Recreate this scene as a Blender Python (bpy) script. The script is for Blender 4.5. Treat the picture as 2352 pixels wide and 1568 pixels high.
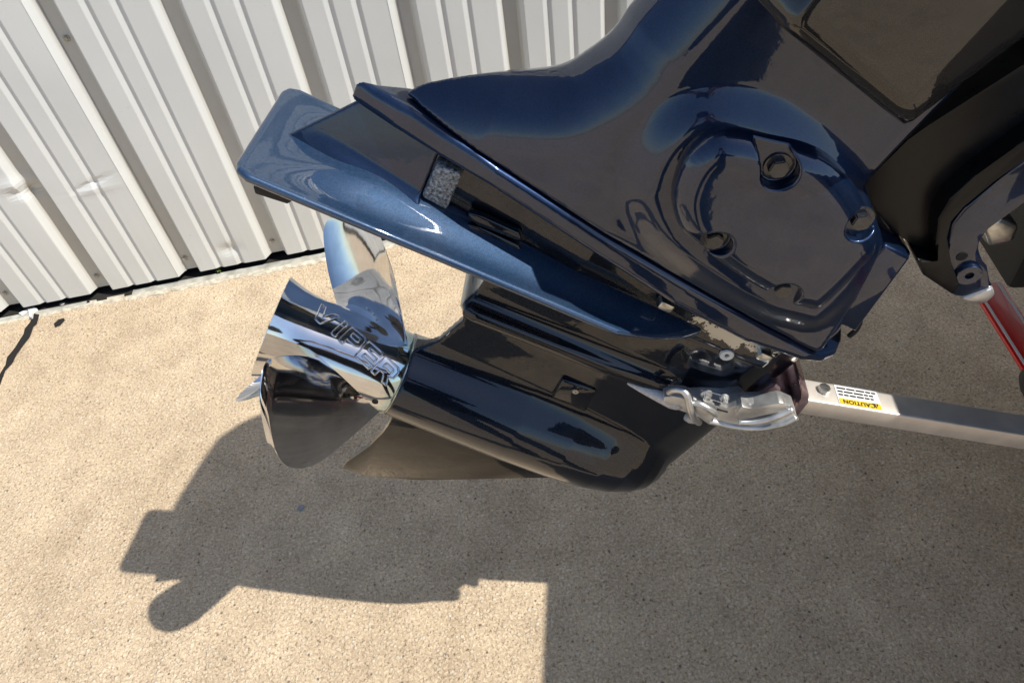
import bpy, bmesh, math, random
import numpy as np
from mathutils import Matrix, Vector
random.seed(7); RNG = np.random.default_rng(7)
for o in list(bpy.data.objects): bpy.data.objects.remove(o)
scene = bpy.context.scene
COL = scene.collection
V3 = lambda *v: np.array(v, float)

# ------------------------------------------------------------------ camera
FPX, CX, CY = 1634., 1176., 784.            # focal length and centre of a 2352 x 1568 frame
PITCH, ROLL, CAMH = math.radians(45.0), math.radians(8.68), 1.50
fw = V3(0, math.cos(PITCH), -math.sin(PITCH)); _r0 = V3(1, 0, 0); _d0 = np.cross(fw, _r0)
RT = math.cos(ROLL)*_r0 + math.sin(ROLL)*_d0
DN = -math.sin(ROLL)*_r0 + math.cos(ROLL)*_d0
CAM = V3(0, 0, CAMH)
cd = bpy.data.cameras.new('camera'); cam = bpy.data.objects.new('camera', cd); COL.objects.link(cam)
cd.sensor_width = 36; cd.lens = 36*FPX/2352; cd.clip_start = .02; cd.clip_end = 500
m = Matrix.Identity(4)
for i in range(3): m[i][0], m[i][1], m[i][2], m[i][3] = RT[i], -DN[i], -fw[i], CAM[i]
cam.matrix_world = m; scene.camera = cam

# ------------------------------------------------------------------ sky and sun
SUN = V3(.547, -.226, .808); SUN /= np.linalg.norm(SUN)
world = bpy.data.worlds.new('World'); scene.world = world; world.use_nodes = True
wn = world.node_tree.nodes; wl = world.node_tree.links
sky = wn.new('ShaderNodeTexSky'); sky.sky_type = 'NISHITA'; sky.sun_disc = False
sky.sun_elevation = math.asin(SUN[2]); sky.sun_rotation = math.atan2(SUN[0], SUN[1])
sky.air_density = 1.0; sky.dust_density = .6; sky.ozone_density = 1.5
wl.new(sky.outputs[0], wn['Background'].inputs[0]); wn['Background'].inputs[1].default_value = .11
sl = bpy.data.lights.new('sun', 'SUN'); sl.energy = 4.1; sl.angle = math.radians(.5); sl.color = (1, .95, .86)
so = bpy.data.objects.new('sun', sl); COL.objects.link(so)
so.rotation_euler = Vector(SUN).to_track_quat('Z', 'Y').to_euler()
scene.view_settings.view_transform = 'Standard'; scene.view_settings.look = 'None'
scene.view_settings.exposure = 0.48; scene.view_settings.gamma = 1
scene.render.engine = 'CYCLES'
scene.cycles.max_bounces = 8; scene.cycles.glossy_bounces = 5

# ------------------------------------------------------------------ frames and unprojection
def ray(x, y): return RT*(x-CX)/FPX + DN*(y-CY)/FPX + fw
def ground(x, y, z=0.):
    d = ray(x, y); return CAM + d*(z-CAMH)/d[2]
TAU, PHI = math.radians(32.3), math.radians(10.5)     # tilt of the motor and heading of the boat
_f0 = V3(math.cos(PHI), -math.sin(PHI), 0)
AX = -_f0*math.cos(TAU) + V3(0, 0, math.sin(TAU))     # aft along the propeller shaft
UP = _f0*math.sin(TAU) + V3(0, 0, math.cos(TAU))      # up along the drive shaft
LT = V3(-math.sin(PHI), -math.cos(PHI), 0)            # to starboard
ORG = CAM + ray(766, 801)*.947                        # centre of the propeller hub
def M(a, l, u): return ORG + AX*a + LT*l + UP*u
def un(x, y, l=0.):                                   # point of the photo on the plane l -> (a, u)
    d = ray(x, y); t = ((ORG + LT*l - CAM) @ LT)/(d @ LT); v = CAM + d*t - ORG
    return (float(v @ AX), float(v @ UP))
def unu(x, y, u=0.):
    d = ray(x, y); t = ((ORG + UP*u - CAM) @ UP)/(d @ UP); v = CAM + d*t - ORG
    return (float(v @ AX), float(v @ LT))
def uns(pts, l): return [un(x, y, l) for x, y in pts]

# ------------------------------------------------------------------ materials
def mat(name): 
    mm = bpy.data.materials.new(name); mm.use_nodes = True
    return mm, mm.node_tree.nodes, mm.node_tree.links, mm.node_tree.nodes['Principled BSDF']
def tex(n, l, kind, scale, coord='Object', **kw):
    c = n.new('ShaderNodeTexCoord'); t = n.new(kind); t.inputs['Scale'].default_value = scale
    for k, v in kw.items():
        if k in t.inputs: t.inputs[k].default_value = v
    l.new(c.outputs[coord], t.inputs['Vector']); return t
def ramp(n, l, src, stops):
    r = n.new('ShaderNodeValToRGB'); l.new(src, r.inputs[0]); e = r.color_ramp.elements
    while len(e) > len(stops): e.remove(e[-1])
    while len(e) < len(stops): e.new(.5)
    for s, (p, c) in zip(e, stops): s.position = p; s.color = c if len(c) == 4 else (*c, 1)
    return r
def mixc(n, l, fac, a, b, mode='MIX'):
    x = n.new('ShaderNodeMix'); x.data_type = 'RGBA'; x.blend_type = mode
    for s, v in ((x.inputs[0], fac), (x.inputs[6], a), (x.inputs[7], b)):
        if hasattr(v, 'is_linked') or hasattr(v, 'links'): l.new(v, s)
        elif isinstance(v, (int, float)): s.default_value = v
        else: s.default_value = (*v, 1)
    return x.outputs[2]
def bump(n, l, p, src, strength, dist):
    b = n.new('ShaderNodeBump'); b.inputs['Strength'].default_value = strength; b.inputs['Distance'].default_value = dist
    l.new(src, b.inputs['Height']); l.new(b.outputs[0], p.inputs['Normal']); return b
def simple(name, col, rough=.5, metal=0., coat=0., spec=.5, noise=0., nscale=60.):
    mm, n, l, p = mat(name)
    p.inputs['Roughness'].default_value = rough; p.inputs['Metallic'].default_value = metal
    p.inputs['Coat Weight'].default_value = coat; p.inputs['Coat Roughness'].default_value = .03
    p.inputs['Specular IOR Level'].default_value = spec
    if noise:
        t = tex(n, l, 'ShaderNodeTexNoise', nscale, Detail=4.)
        r = ramp(n, l, t.outputs['Fac'], [(.3, tuple(c*(1-noise) for c in col)), (.7, tuple(min(1, c*(1+noise)) for c in col))])
        l.new(r.outputs[0], p.inputs['Base Color'])
        rr = n.new('ShaderNodeMapRange'); l.new(t.outputs['Fac'], rr.inputs[0]); rr.inputs[3].default_value = max(0, rough*(1-noise)); rr.inputs[4].default_value = rough*(1+noise)
        l.new(rr.outputs[0], p.inputs['Roughness'])
    else: p.inputs['Base Color'].default_value = (*col, 1)
    return mm
def paint(name, col, flake=.5, dust=.5, ior=1.7, scratch=None, metal=.15, rough=.5):
    mm, n, l, p = mat(name)
    fl = tex(n, l, 'ShaderNodeTexVoronoi', 900.)
    base = ramp(n, l, fl.outputs['Color'], [(.2, tuple(c*(1-.35*flake) for c in col)), (.8, tuple(c*(1+.5*flake) for c in col))]).outputs[0]
    du = tex(n, l, 'ShaderNodeTexNoise', 14., Detail=8., Roughness=.7)
    df = n.new('ShaderNodeMapRange'); l.new(du.outputs['Fac'], df.inputs[0]); df.inputs[1].default_value = .45; df.inputs[2].default_value = .8; df.inputs[4].default_value = .10*dust
    base = mixc(n, l, df.outputs[0], base, (.23, .21, .19))
    sp = tex(n, l, 'ShaderNodeTexVoronoi', 75.); sr = ramp(n, l, sp.outputs['Distance'], [(.035, (1, 1, 1)), (.06, (0, 0, 0))])
    sn = tex(n, l, 'ShaderNodeTexNoise', 22., Detail=2.); sg = ramp(n, l, sn.outputs['Fac'], [(.6, (0, 0, 0)), (.7, (1, 1, 1))])
    sm = n.new('ShaderNodeMath'); sm.operation = 'MULTIPLY'; l.new(sr.outputs[0], sm.inputs[0]); l.new(sg.outputs[0], sm.inputs[1])
    sm2 = n.new('ShaderNodeMath'); sm2.operation = 'MULTIPLY'; l.new(sm.outputs[0], sm2.inputs[0]); sm2.inputs[1].default_value = .35*dust
    base = mixc(n, l, sm2.outputs[0], base, (.45, .43, .4))
    l.new(base, p.inputs['Base Color'])
    p.inputs['Roughness'].default_value = rough; p.inputs['Metallic'].default_value = metal; p.inputs['Specular IOR Level'].default_value = .12
    p.inputs['Coat Weight'].default_value = 1.; p.inputs['Coat IOR'].default_value = ior
    cr = n.new('ShaderNodeMapRange'); l.new(du.outputs['Fac'], cr.inputs[0]); cr.inputs[3].default_value = .012; cr.inputs[4].default_value = .05
    l.new(cr.outputs[0], p.inputs['Coat Roughness'])
    w = tex(n, l, 'ShaderNodeTexNoise', 55., Detail=3.); b = n.new('ShaderNodeBump'); b.inputs['Strength'].default_value = .065; b.inputs['Distance'].default_value = .0015
    l.new(w.outputs['Fac'], b.inputs['Height']); l.new(b.outputs[0], p.inputs['Coat Normal'])
    if scratch:                                       # paint scraped to bare metal around a point of the leg
        (sx, sy, sz), rad = scratch
        tc = n.new('ShaderNodeTexCoord'); mp = n.new('ShaderNodeMapping'); l.new(tc.outputs['Object'], mp.inputs[0])
        mp.inputs['Location'].default_value = (-sx, 0, -sz)
        # stretch along the band
        mp2 = n.new('ShaderNodeMapping'); l.new(mp.outputs[0], mp2.inputs[0]); mp2.inputs['Rotation'].default_value = (0, math.radians(-4), 0)
        mp2.inputs['Scale'].default_value = (1/rad[0], 0.001, 1/rad[1])
        ln = n.new('ShaderNodeVectorMath'); ln.operation = 'LENGTH'; l.new(mp2.outputs[0], ln.inputs[0])
        no = tex(n, l, 'ShaderNodeTexNoise', 60., Detail=6., Roughness=.75)
        ad = n.new('ShaderNodeMath'); ad.operation = 'MULTIPLY_ADD'; l.new(no.outputs['Fac'], ad.inputs[0]); ad.inputs[1].default_value = 2.4; l.new(ln.outputs['Value'], ad.inputs[2])
        rm = ramp(n, l, ad.outputs[0], [(.0, (1, 1, 1)), (.5, (1, 1, 1))]); 
        gt = n.new('ShaderNodeMath'); gt.operation = 'LESS_THAN'; l.new(ad.outputs[0], gt.inputs[0]); gt.inputs[1].default_value = 1.88
        b2 = mixc(n, l, gt.outputs[0], base, (.62, .62, .6)); l.new(b2, p.inputs['Base Color'])
        iv = n.new('ShaderNodeMath'); iv.operation = 'SUBTRACT'; iv.inputs[0].default_value = 1; l.new(gt.outputs[0], iv.inputs[1]); l.new(iv.outputs[0], p.inputs['Coat Weight'])
        mr = n.new('ShaderNodeMapRange'); l.new(gt.outputs[0], mr.inputs[0]); mr.inputs[3].default_value = metal; mr.inputs[4].default_value = .9; l.new(mr.outputs[0], p.inputs['Metallic'])
    return mm
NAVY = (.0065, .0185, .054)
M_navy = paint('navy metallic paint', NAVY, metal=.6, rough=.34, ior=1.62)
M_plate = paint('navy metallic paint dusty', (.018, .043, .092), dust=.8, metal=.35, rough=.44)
M_navy_shade = paint('shade darkened navy paint', (.005, .009, .019), flake=.3, dust=.25, metal=.6, rough=.3, ior=1.52)  # navy paint again, with the lower unit's shade put into its colour
M_leg = paint('shade darkened navy paint scraped', (.005, .009, .019), flake=.3, dust=.25, metal=.6, rough=.3, ior=1.52, scratch=((-.405, 0, .310), (.070, .020)))  # same shade-darkened navy, scraped to metal on the leg
M_cowl = paint('black cowl paint', (.010, .010, .011), flake=.1, dust=.2, ior=1.6)
M_skeg = paint('worn near black paint', (.006, .007, .009), flake=.2, dust=.3, ior=1.4)
M_satin = simple('satin black bracket', (.007, .007, .008), .3, 0, 0., .3, noise=.25)
M_rubber = simple('black rubber', (.015, .015, .015), .7, noise=.2)
M_dark = simple('dark void', (.004, .004, .005), .8)
def steel_mat():
    mm, n, l, p = mat('polished stainless steel'); p.inputs['Metallic'].default_value = 1
    t = tex(n, l, 'ShaderNodeTexNoise', 30., Detail=6.)
    r = ramp(n, l, t.outputs['Fac'], [(.3, (.62, .62, .63)), (.7, (.76, .76, .77))]); l.new(r.outputs[0], p.inputs['Base Color'])
    rr = n.new('ShaderNodeMapRange'); l.new(t.outputs['Fac'], rr.inputs[0]); rr.inputs[3].default_value = .03; rr.inputs[4].default_value = .11; l.new(rr.outputs[0], p.inputs['Roughness'])
    tc = n.new('ShaderNodeTexCoord'); sx = n.new('ShaderNodeSeparateXYZ'); l.new(tc.outputs['Object'], sx.inputs[0])
    ad = n.new('ShaderNodeMath'); ad.operation = 'MULTIPLY_ADD'; l.new(t.outputs['Fac'], ad.inputs[0]); ad.inputs[1].default_value = .012; l.new(sx.outputs[0], ad.inputs[2])
    tr = n.new('ShaderNodeMapRange'); l.new(ad.outputs[0], tr.inputs[0]); tr.inputs[1].default_value = -.066; tr.inputs[2].default_value = -.086; tr.inputs[4].default_value = .75
    l.new(mixc(n, l, tr.outputs[0], r.outputs[0], (.26, .50, .56)), p.inputs['Base Color'])
    w = tex(n, l, 'ShaderNodeTexNoise', 24., Detail=2.); bump(n, l, p, w.outputs['Fac'], .05, .004)
    return mm
M_steel = steel_mat()
M_alu = simple('cast aluminium', (.66, .66, .65), .40, .8, noise=.25, nscale=45)
M_tube = simple('brushed aluminium tube', (.74, .68, .61), .42, .6, noise=.1, nscale=30)
M_dkbolt = simple('painted bolt', (.03, .032, .04), .25, .3, .8, noise=.3, nscale=120)
M_bolt = simple('zinc bolt', (.55, .55, .53), .3, 1., noise=.2, nscale=120)
M_white = simple('white nylon', (.75, .74, .70), .5)
M_cord = simple('grey bungee cord', (.55, .55, .56), .55, .3, noise=.2, nscale=200)
def anode_mat():
    mm, n, l, p = mat('pitted zinc anode'); t = tex(n, l, 'ShaderNodeTexVoronoi', 420.); t2 = tex(n, l, 'ShaderNodeTexNoise', 300., Detail=6.)
    r = ramp(n, l, t2.outputs['Fac'], [(.35, (.10, .11, .12)), (.6, (.42, .44, .46)), (.75, (.7, .71, .72))]); l.new(r.outputs[0], p.inputs['Base Color'])
    p.inputs['Metallic'].default_value = .6; p.inputs['Roughness'].default_value = .5; bump(n, l, p, t2.outputs['Fac'], .8, .003); return mm
M_anode = anode_mat()
M_red = simple('red trailer paint', (.62, .008, .010), .3, 0, .6, noise=.12, nscale=25)
M_stripe = simple('white pinstripe', (.78, .77, .74), .4)
M_yellow = simple('yellow sticker', (.75, .50, .02), .45)
M_ink = simple('black ink', (.02, .02, .02), .5)
M_sticker = simple('white sticker', (.72, .72, .72), .45)

# ------------------------------------------------------------------ object helpers
def thing(name, label, cat, loc=None, mw=None, group=None):
    o = bpy.data.objects.new(name, None); COL.objects.link(o); o.empty_display_size = .05
    if mw is not None: o.matrix_world = mw
    elif loc is not None: o.location = tuple(loc)
    o['label'] = label; o['category'] = cat
    if group: o['group'] = group
    return o
def obj(name, verts, faces, material, parent=None, smooth=False):
    me = bpy.data.meshes.new(name)
    if isinstance(verts, np.ndarray): verts = verts.tolist()
    me.from_pydata(verts, [], faces if isinstance(faces, list) else faces.tolist()); me.update()
    if smooth: me.polygons.foreach_set('use_smooth', [True]*len(me.polygons))
    o = bpy.data.objects.new(name, me); COL.objects.link(o)
    for mt in (material if isinstance(material, (list, tuple)) else [material]): me.materials.append(mt)
    if parent: o.parent = parent
    return o
def from_bm(name, bm, material, parent=None, smooth=False, angle=None):
    bmesh.ops.recalc_face_normals(bm, faces=bm.faces)
    me = bpy.data.meshes.new(name); bm.to_mesh(me); bm.free()
    o = bpy.data.objects.new(name, me); COL.objects.link(o); me.materials.append(material)
    if smooth or angle:
        me.polygons.foreach_set('use_smooth', [True]*len(me.polygons))
    if angle:
        bm2 = bmesh.new(); bm2.from_mesh(me)
        for e in bm2.edges:
            if len(e.link_faces) == 2 and e.calc_face_angle(0) > math.radians(angle): e.smooth = False
        bm2.to_mesh(me); bm2.free()
    if parent: o.parent = parent
    return o
def top(o, label, cat, group=None):
    o['label'] = label; o['category'] = cat
    if group: o['group'] = group
    return o
def prism(name, poly, l0, l1, material, parent, bevel=.003, seg=2, l0b=None, l1b=None, tf=None):
    """polygon in (a,u) given thickness along l; l may be a function of (a,u)"""
    bm = bmesh.new(); g0 = l0 if callable(l0) else (lambda a, u: l0); g1 = l1 if callable(l1) else (lambda a, u: l1)
    tf = tf or (lambda a, l, u: (a, l, u))
    v0 = [bm.verts.new(tf(a, g0(a, u), u)) for a, u in poly]; v1 = [bm.verts.new(tf(a, g1(a, u), u)) for a, u in poly]
    n = len(poly); bm.faces.new(v0); bm.faces.new(v1[::-1])
    for i in range(n): bm.faces.new((v0[i], v1[i], v1[(i+1) % n], v0[(i+1) % n]))
    if bevel: bmesh.ops.bevel(bm, geom=[e for e in bm.edges], offset=bevel, segments=seg, profile=.5, affect='EDGES', clamp_overlap=True)
    return from_bm(name, bm, material, parent, angle=40)
def box(name, lo, hi, material, parent, bevel=.002, seg=2):
    bm = bmesh.new(); bmesh.ops.create_cube(bm, size=1)
    for v in bm.verts: v.co = Vector([lo[i] + (v.co[i]+.5)*(hi[i]-lo[i]) for i in range(3)])
    if bevel: bmesh.ops.bevel(bm, geom=bm.edges[:], offset=bevel, segments=seg, profile=.5, affect='EDGES')
    return from_bm(name, bm, material, parent, angle=40)
def revolve(name, prof, material, parent, n=96, axis='x', mw=None, close=False):
    """profile [(a, r)] around the x axis"""
    pr = np.array(prof); k = len(pr); t = np.linspace(0, 2*np.pi, n, endpoint=False)
    vs = np.stack([np.repeat(pr[:, 0], n), (pr[:, 1][:, None]*np.cos(t)).ravel(), (pr[:, 1][:, None]*np.sin(t)).ravel()], 1)
    fs = []
    for i in range(k-1 if not close else k):
        for j in range(n):
            p, q = i*n+j, i*n+(j+1) % n; i2 = (i+1) % k
            fs.append((p, q, i2*n+(j+1) % n, i2*n+j))
    if not close: fs.append(tuple(range(n-1, -1, -1))); fs.append(tuple(range((k-1)*n, k*n)))
    o = obj(name, vs, fs, material, parent, True)
    bm = bmesh.new(); bm.from_mesh(o.data); bmesh.ops.recalc_face_normals(bm, faces=bm.faces)
    for e in bm.edges:
        if len(e.link_faces) == 2 and e.calc_face_angle(0) > math.radians(38): e.smooth = False
    bm.to_mesh(o.data); bm.free()
    if mw is not None: o.matrix_local = mw
    return o
def tube_verts(path, r, n=10, closed=False):
    P = np.array(path, float); k = len(P)
    rr = np.full(k, r) if np.isscalar(r) else np.array(r)
    vs, fs = [], []; up = V3(.3, .2, .93)
    for i in range(k):
        t = P[(i+1) % k]-P[i-1] if closed else P[min(i+1, k-1)]-P[max(i-1, 0)]
        t = t/(np.linalg.norm(t)+1e-12)
        if i == 0:
            x = np.cross(t, up); x /= np.linalg.norm(x)
        else:
            x = x - t*(x @ t); x /= np.linalg.norm(x)
        y = np.cross(t, x)
        for j in range(n): vs.append(P[i] + rr[i]*(x*math.cos(2*math.pi*j/n) + y*math.sin(2*math.pi*j/n)))
    for i in range(k if closed else k-1):
        i2 = (i+1) % k
        for j in range(n): fs.append((i*n+j, i*n+(j+1) % n, i2*n+(j+1) % n, i2*n+j))
    if not closed: fs.append(tuple(range(n-1, -1, -1))); fs.append(tuple((k-1)*n+j for j in range(n)))
    return vs, fs
def tube(name, path, r, material, parent, n=10, closed=False):
    vs, fs = tube_verts(path, r, n, closed); return obj(name, np.array(vs), fs, material, parent, True)
def spline(pts, per=8, closed=False):
    P = np.array(pts, float); out = []; k = len(P)
    for i in range(k if closed else k-1):
        p0, p1, p2, p3 = (P[(i-1) % k], P[i], P[(i+1) % k], P[(i+2) % k]) if closed else (P[max(i-1, 0)], P[i], P[i+1], P[min(i+2, k-1)])
        for s in range(per):
            t = s/per; out.append(.5*((2*p1)+(-p0+p2)*t+(2*p0-5*p1+4*p2-p3)*t*t+(-p0+3*p1-3*p2+p3)*t**3))
    if not closed: out.append(P[-1])
    return [tuple(p) for p in out]

# implicit surfaces: dual grid of a signed field in motor coordinates, pulled onto the surface
def sd_poly(x, y, poly):
    d = None; s = None
    n = len(poly)
    for i in range(n):
        ax, ay = poly[i]; bx, by = poly[i-1]
        ex, ey = bx-ax, by-ay; wx, wy = x-ax, y-ay
        t = np.clip((wx*ex+wy*ey)/(ex*ex+ey*ey+1e-18), 0, 1)
        dd = (wx-ex*t)**2+(wy-ey*t)**2
        d = dd if d is None else np.minimum(d, dd)
        c = ((y >= ay) & (y < by) & (ex*wy > ey*wx)) | ((y < ay) & (y >= by) & (ex*wy < ey*wx))
        s = c if s is None else s ^ c
    return np.where(s, -1, 1)*np.sqrt(d)
def smin(a, b, k):
    h = np.maximum(k-np.abs(a-b), 0)/k; return np.minimum(a, b)-h*h*k*.25
def smax(a, b, k): return -smin(-a, -b, k)
def sstep(x, e0, e1):
    t = np.clip((x-e0)/(e1-e0), 0, 1); return t*t*(3-2*t)
def implicit(name, f, lo, hi, vs, material, parent, smooth=True):
    ax = [np.arange(lo[i], hi[i]+vs, vs) for i in range(3)]
    F = np.broadcast_to(f(ax[0][:, None, None], ax[1][None, :, None], ax[2][None, None, :]), tuple(len(q) for q in ax)).astype(np.float32)
    S = F < 0
    n0, n1, n2 = F.shape
    c = [S[i:n0-1+i, j:n1-1+j, k:n2-1+k] for i in (0, 1) for j in (0, 1) for k in (0, 1)]
    cnt = sum(q.astype(np.uint8) for q in c); act = (cnt > 0) & (cnt < 8)
    ids = np.full(act.shape, -1, np.int64); I, J, K = np.nonzero(act); ids[I, J, K] = np.arange(len(I))
    acc = np.zeros((len(I), 3)); num = np.zeros(len(I))
    corners = [(i, j, k) for i in (0, 1) for j in (0, 1) for k in (0, 1)]
    for p in range(8):
        for q in range(p+1, 8):
            if sum(abs(corners[p][t]-corners[q][t]) for t in range(3)) != 1: continue
            fp = F[I+corners[p][0], J+corners[p][1], K+corners[p][2]]; fq = F[I+corners[q][0], J+corners[q][1], K+corners[q][2]]
            cr = (fp < 0) != (fq < 0); t = np.where(cr, fp/np.where(cr, fp-fq, 1), 0)
            for d in range(3): acc[:, d] += np.where(cr, corners[p][d]+t*(corners[q][d]-corners[p][d]), 0)
            num += cr
    P = acc/num[:, None]
    P = np.stack([lo[0]+(I+P[:, 0])*vs, lo[1]+(J+P[:, 1])*vs, lo[2]+(K+P[:, 2])*vs], 1)
    h = vs*.25
    for it in range(3):
        v = f(P[:, 0], P[:, 1], P[:, 2]); g = np.stack([f(P[:, 0]+h*(d == 0), P[:, 1]+h*(d == 1), P[:, 2]+h*(d == 2)) - f(P[:, 0]-h*(d == 0), P[:, 1]-h*(d == 1), P[:, 2]-h*(d == 2)) for d in range(3)], 1)/(2*h)
        st = (v/np.maximum((g*g).sum(1), .15))[:, None]*g
        ln = np.linalg.norm(st, axis=1, keepdims=True); st *= np.minimum(1, vs*.5/np.maximum(ln, 1e-9)); P = P-st*.8
    fs = []
    def quads(e, d):
        # e: sign change between grid point p and p+1 along axis d
        i, j, k = np.nonzero(e)
        o = [(1, 2), (2, 0), (0, 1)][d]
        g = [i, j, k]; cells = []
        for (x, y) in ((0, 0), (1, 0), (1, 1), (0, 1)):
            q = [g[0].copy(), g[1].copy(), g[2].copy()]; q[o[0]] -= x; q[o[1]] -= y; cells.append(q)
        ok = np.ones(len(i), bool)
        for q in cells:
            for t in range(3): ok &= (q[t] >= 0) & (q[t] < act.shape[t])
        qq = np.stack([ids[q[0][ok], q[1][ok], q[2][ok]] for q in cells], 1)
        ins = S[i[ok], j[ok], k[ok]]
        qq = np.where(ins[:, None], qq[:, ::-1], qq); return qq
    fs.append(quads(S[1:, :, :] != S[:-1, :, :], 0)); fs.append(quads(S[:, 1:, :] != S[:, :-1, :], 1)); fs.append(quads(S[:, :, 1:] != S[:, :, :-1], 2))
    fs = np.concatenate(fs); fs = fs[(fs >= 0).all(1)][:, ::-1]
    o = obj(name, P, fs, material, parent, smooth)
    return o
def interp(x, xs, ys): return np.interp(x, xs, ys)

# ------------------------------------------------------------------ ground
def concrete_mat():
    mm, n, l, p = mat('worn exposed aggregate concrete')
    big = tex(n, l, 'ShaderNodeTexNoise', 1.3, Detail=6., Roughness=.6)
    mid = tex(n, l, 'ShaderNodeTexNoise', 9., Detail=6., Roughness=.65)
    grain = tex(n, l, 'ShaderNodeTexNoise', 175., Detail=3., Roughness=.62, Distortion=.8)
    vor = tex(n, l, 'ShaderNodeTexVoronoi', 85.)
    c = ramp(n, l, big.outputs['Fac'], [(.3, (.525, .415, .290)), (.7, (.615, .500, .362))]).outputs[0]
    c2 = ramp(n, l, mid.outputs['Fac'], [(.3, (.80, .79, .78)), (.75, (1.08, 1.08, 1.06))]).outputs[0]
    c = mixc(n, l, 1., c, c2, 'MULTIPLY')
    g = ramp(n, l, grain.outputs['Fac'], [(.30, (.30, .26, .22)), (.40, (.80, .77, .74)), (.56, (1.03, 1.02, 1.01)), (.70, (1.38, 1.40, 1.42))]).outputs[0]
    c = mixc(n, l, 1., c, g, 'MULTIPLY')
    # aggregate stones: pale and rusty cells
    st = ramp(n, l, vor.outputs['Distance'], [(.22, (1, 1, 1)), (.36, (0, 0, 0))]).outputs[0]
    sc = ramp(n, l, vor.outputs['Color'], [(.15, (.34, .25, .17)), (.4, (.56, .46, .34)), (.75, (.62, .55, .45)), (.95, (.80, .76, .68))]).outputs[0]
    ms = n.new('ShaderNodeMath'); ms.operation = 'MULTIPLY'; l.new(st, ms.inputs[0]); ms.inputs[1].default_value = .55
    c = mixc(n, l, ms.outputs[0], c, sc)
    # sparse dark pits, and faint water and tyre stains with soft edges
    pv = tex(n, l, 'ShaderNodeTexVoronoi', 34.); pr = ramp(n, l, pv.outputs['Distance'], [(.07, (1, 1, 1)), (.13, (0, 0, 0))]).outputs[0]
    pc = n.new('ShaderNodeMath'); pc.operation = 'GREATER_THAN'; sp2 = n.new('ShaderNodeSeparateColor'); l.new(pv.outputs['Color'], sp2.inputs[0]); l.new(sp2.outputs[0], pc.inputs[0]); pc.inputs[1].default_value = .55
    pm = n.new('ShaderNodeMath'); pm.operation = 'MULTIPLY'; l.new(pr, pm.inputs[0]); l.new(pc.outputs[0], pm.inputs[1]); pm2 = n.new('ShaderNodeMath'); pm2.operation = 'MULTIPLY'; l.new(pm.outputs[0], pm2.inputs[0]); pm2.inputs[1].default_value = .8
    c = mixc(n, l, pm2.outputs[0], c, (.09, .075, .06))
    sn = tex(n, l, 'ShaderNodeTexNoise', 3.1, Detail=7., Roughness=.7, Distortion=1.2); sr = ramp(n, l, sn.outputs['Fac'], [(.36, (.90, .89, .88)), (.52, (1, 1, 1)), (.68, (1.06, 1.06, 1.06))]).outputs[0]
    c = mixc(n, l, 1., c, sr, 'MULTIPLY')
    l.new(c, p.inputs['Base Color']); p.inputs['Roughness'].default_value = .9; p.inputs['Specular IOR Level'].default_value = .25
    ad = n.new('ShaderNodeMath'); ad.operation = 'ADD'; l.new(grain.outputs['Fac'], ad.inputs[0]); l.new(ms.outputs[0], ad.inputs[1])
    bump(n, l, p, ad.outputs[0], .75, .004)
    return mm
M_conc = concrete_mat()
g = obj('concrete_ground', [(-80, -80, 0), (80, -80, 0), (80, 80, 0), (-80, 80, 0)], [(0, 1, 2, 3)], M_conc); g['kind'] = 'structure'

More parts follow.
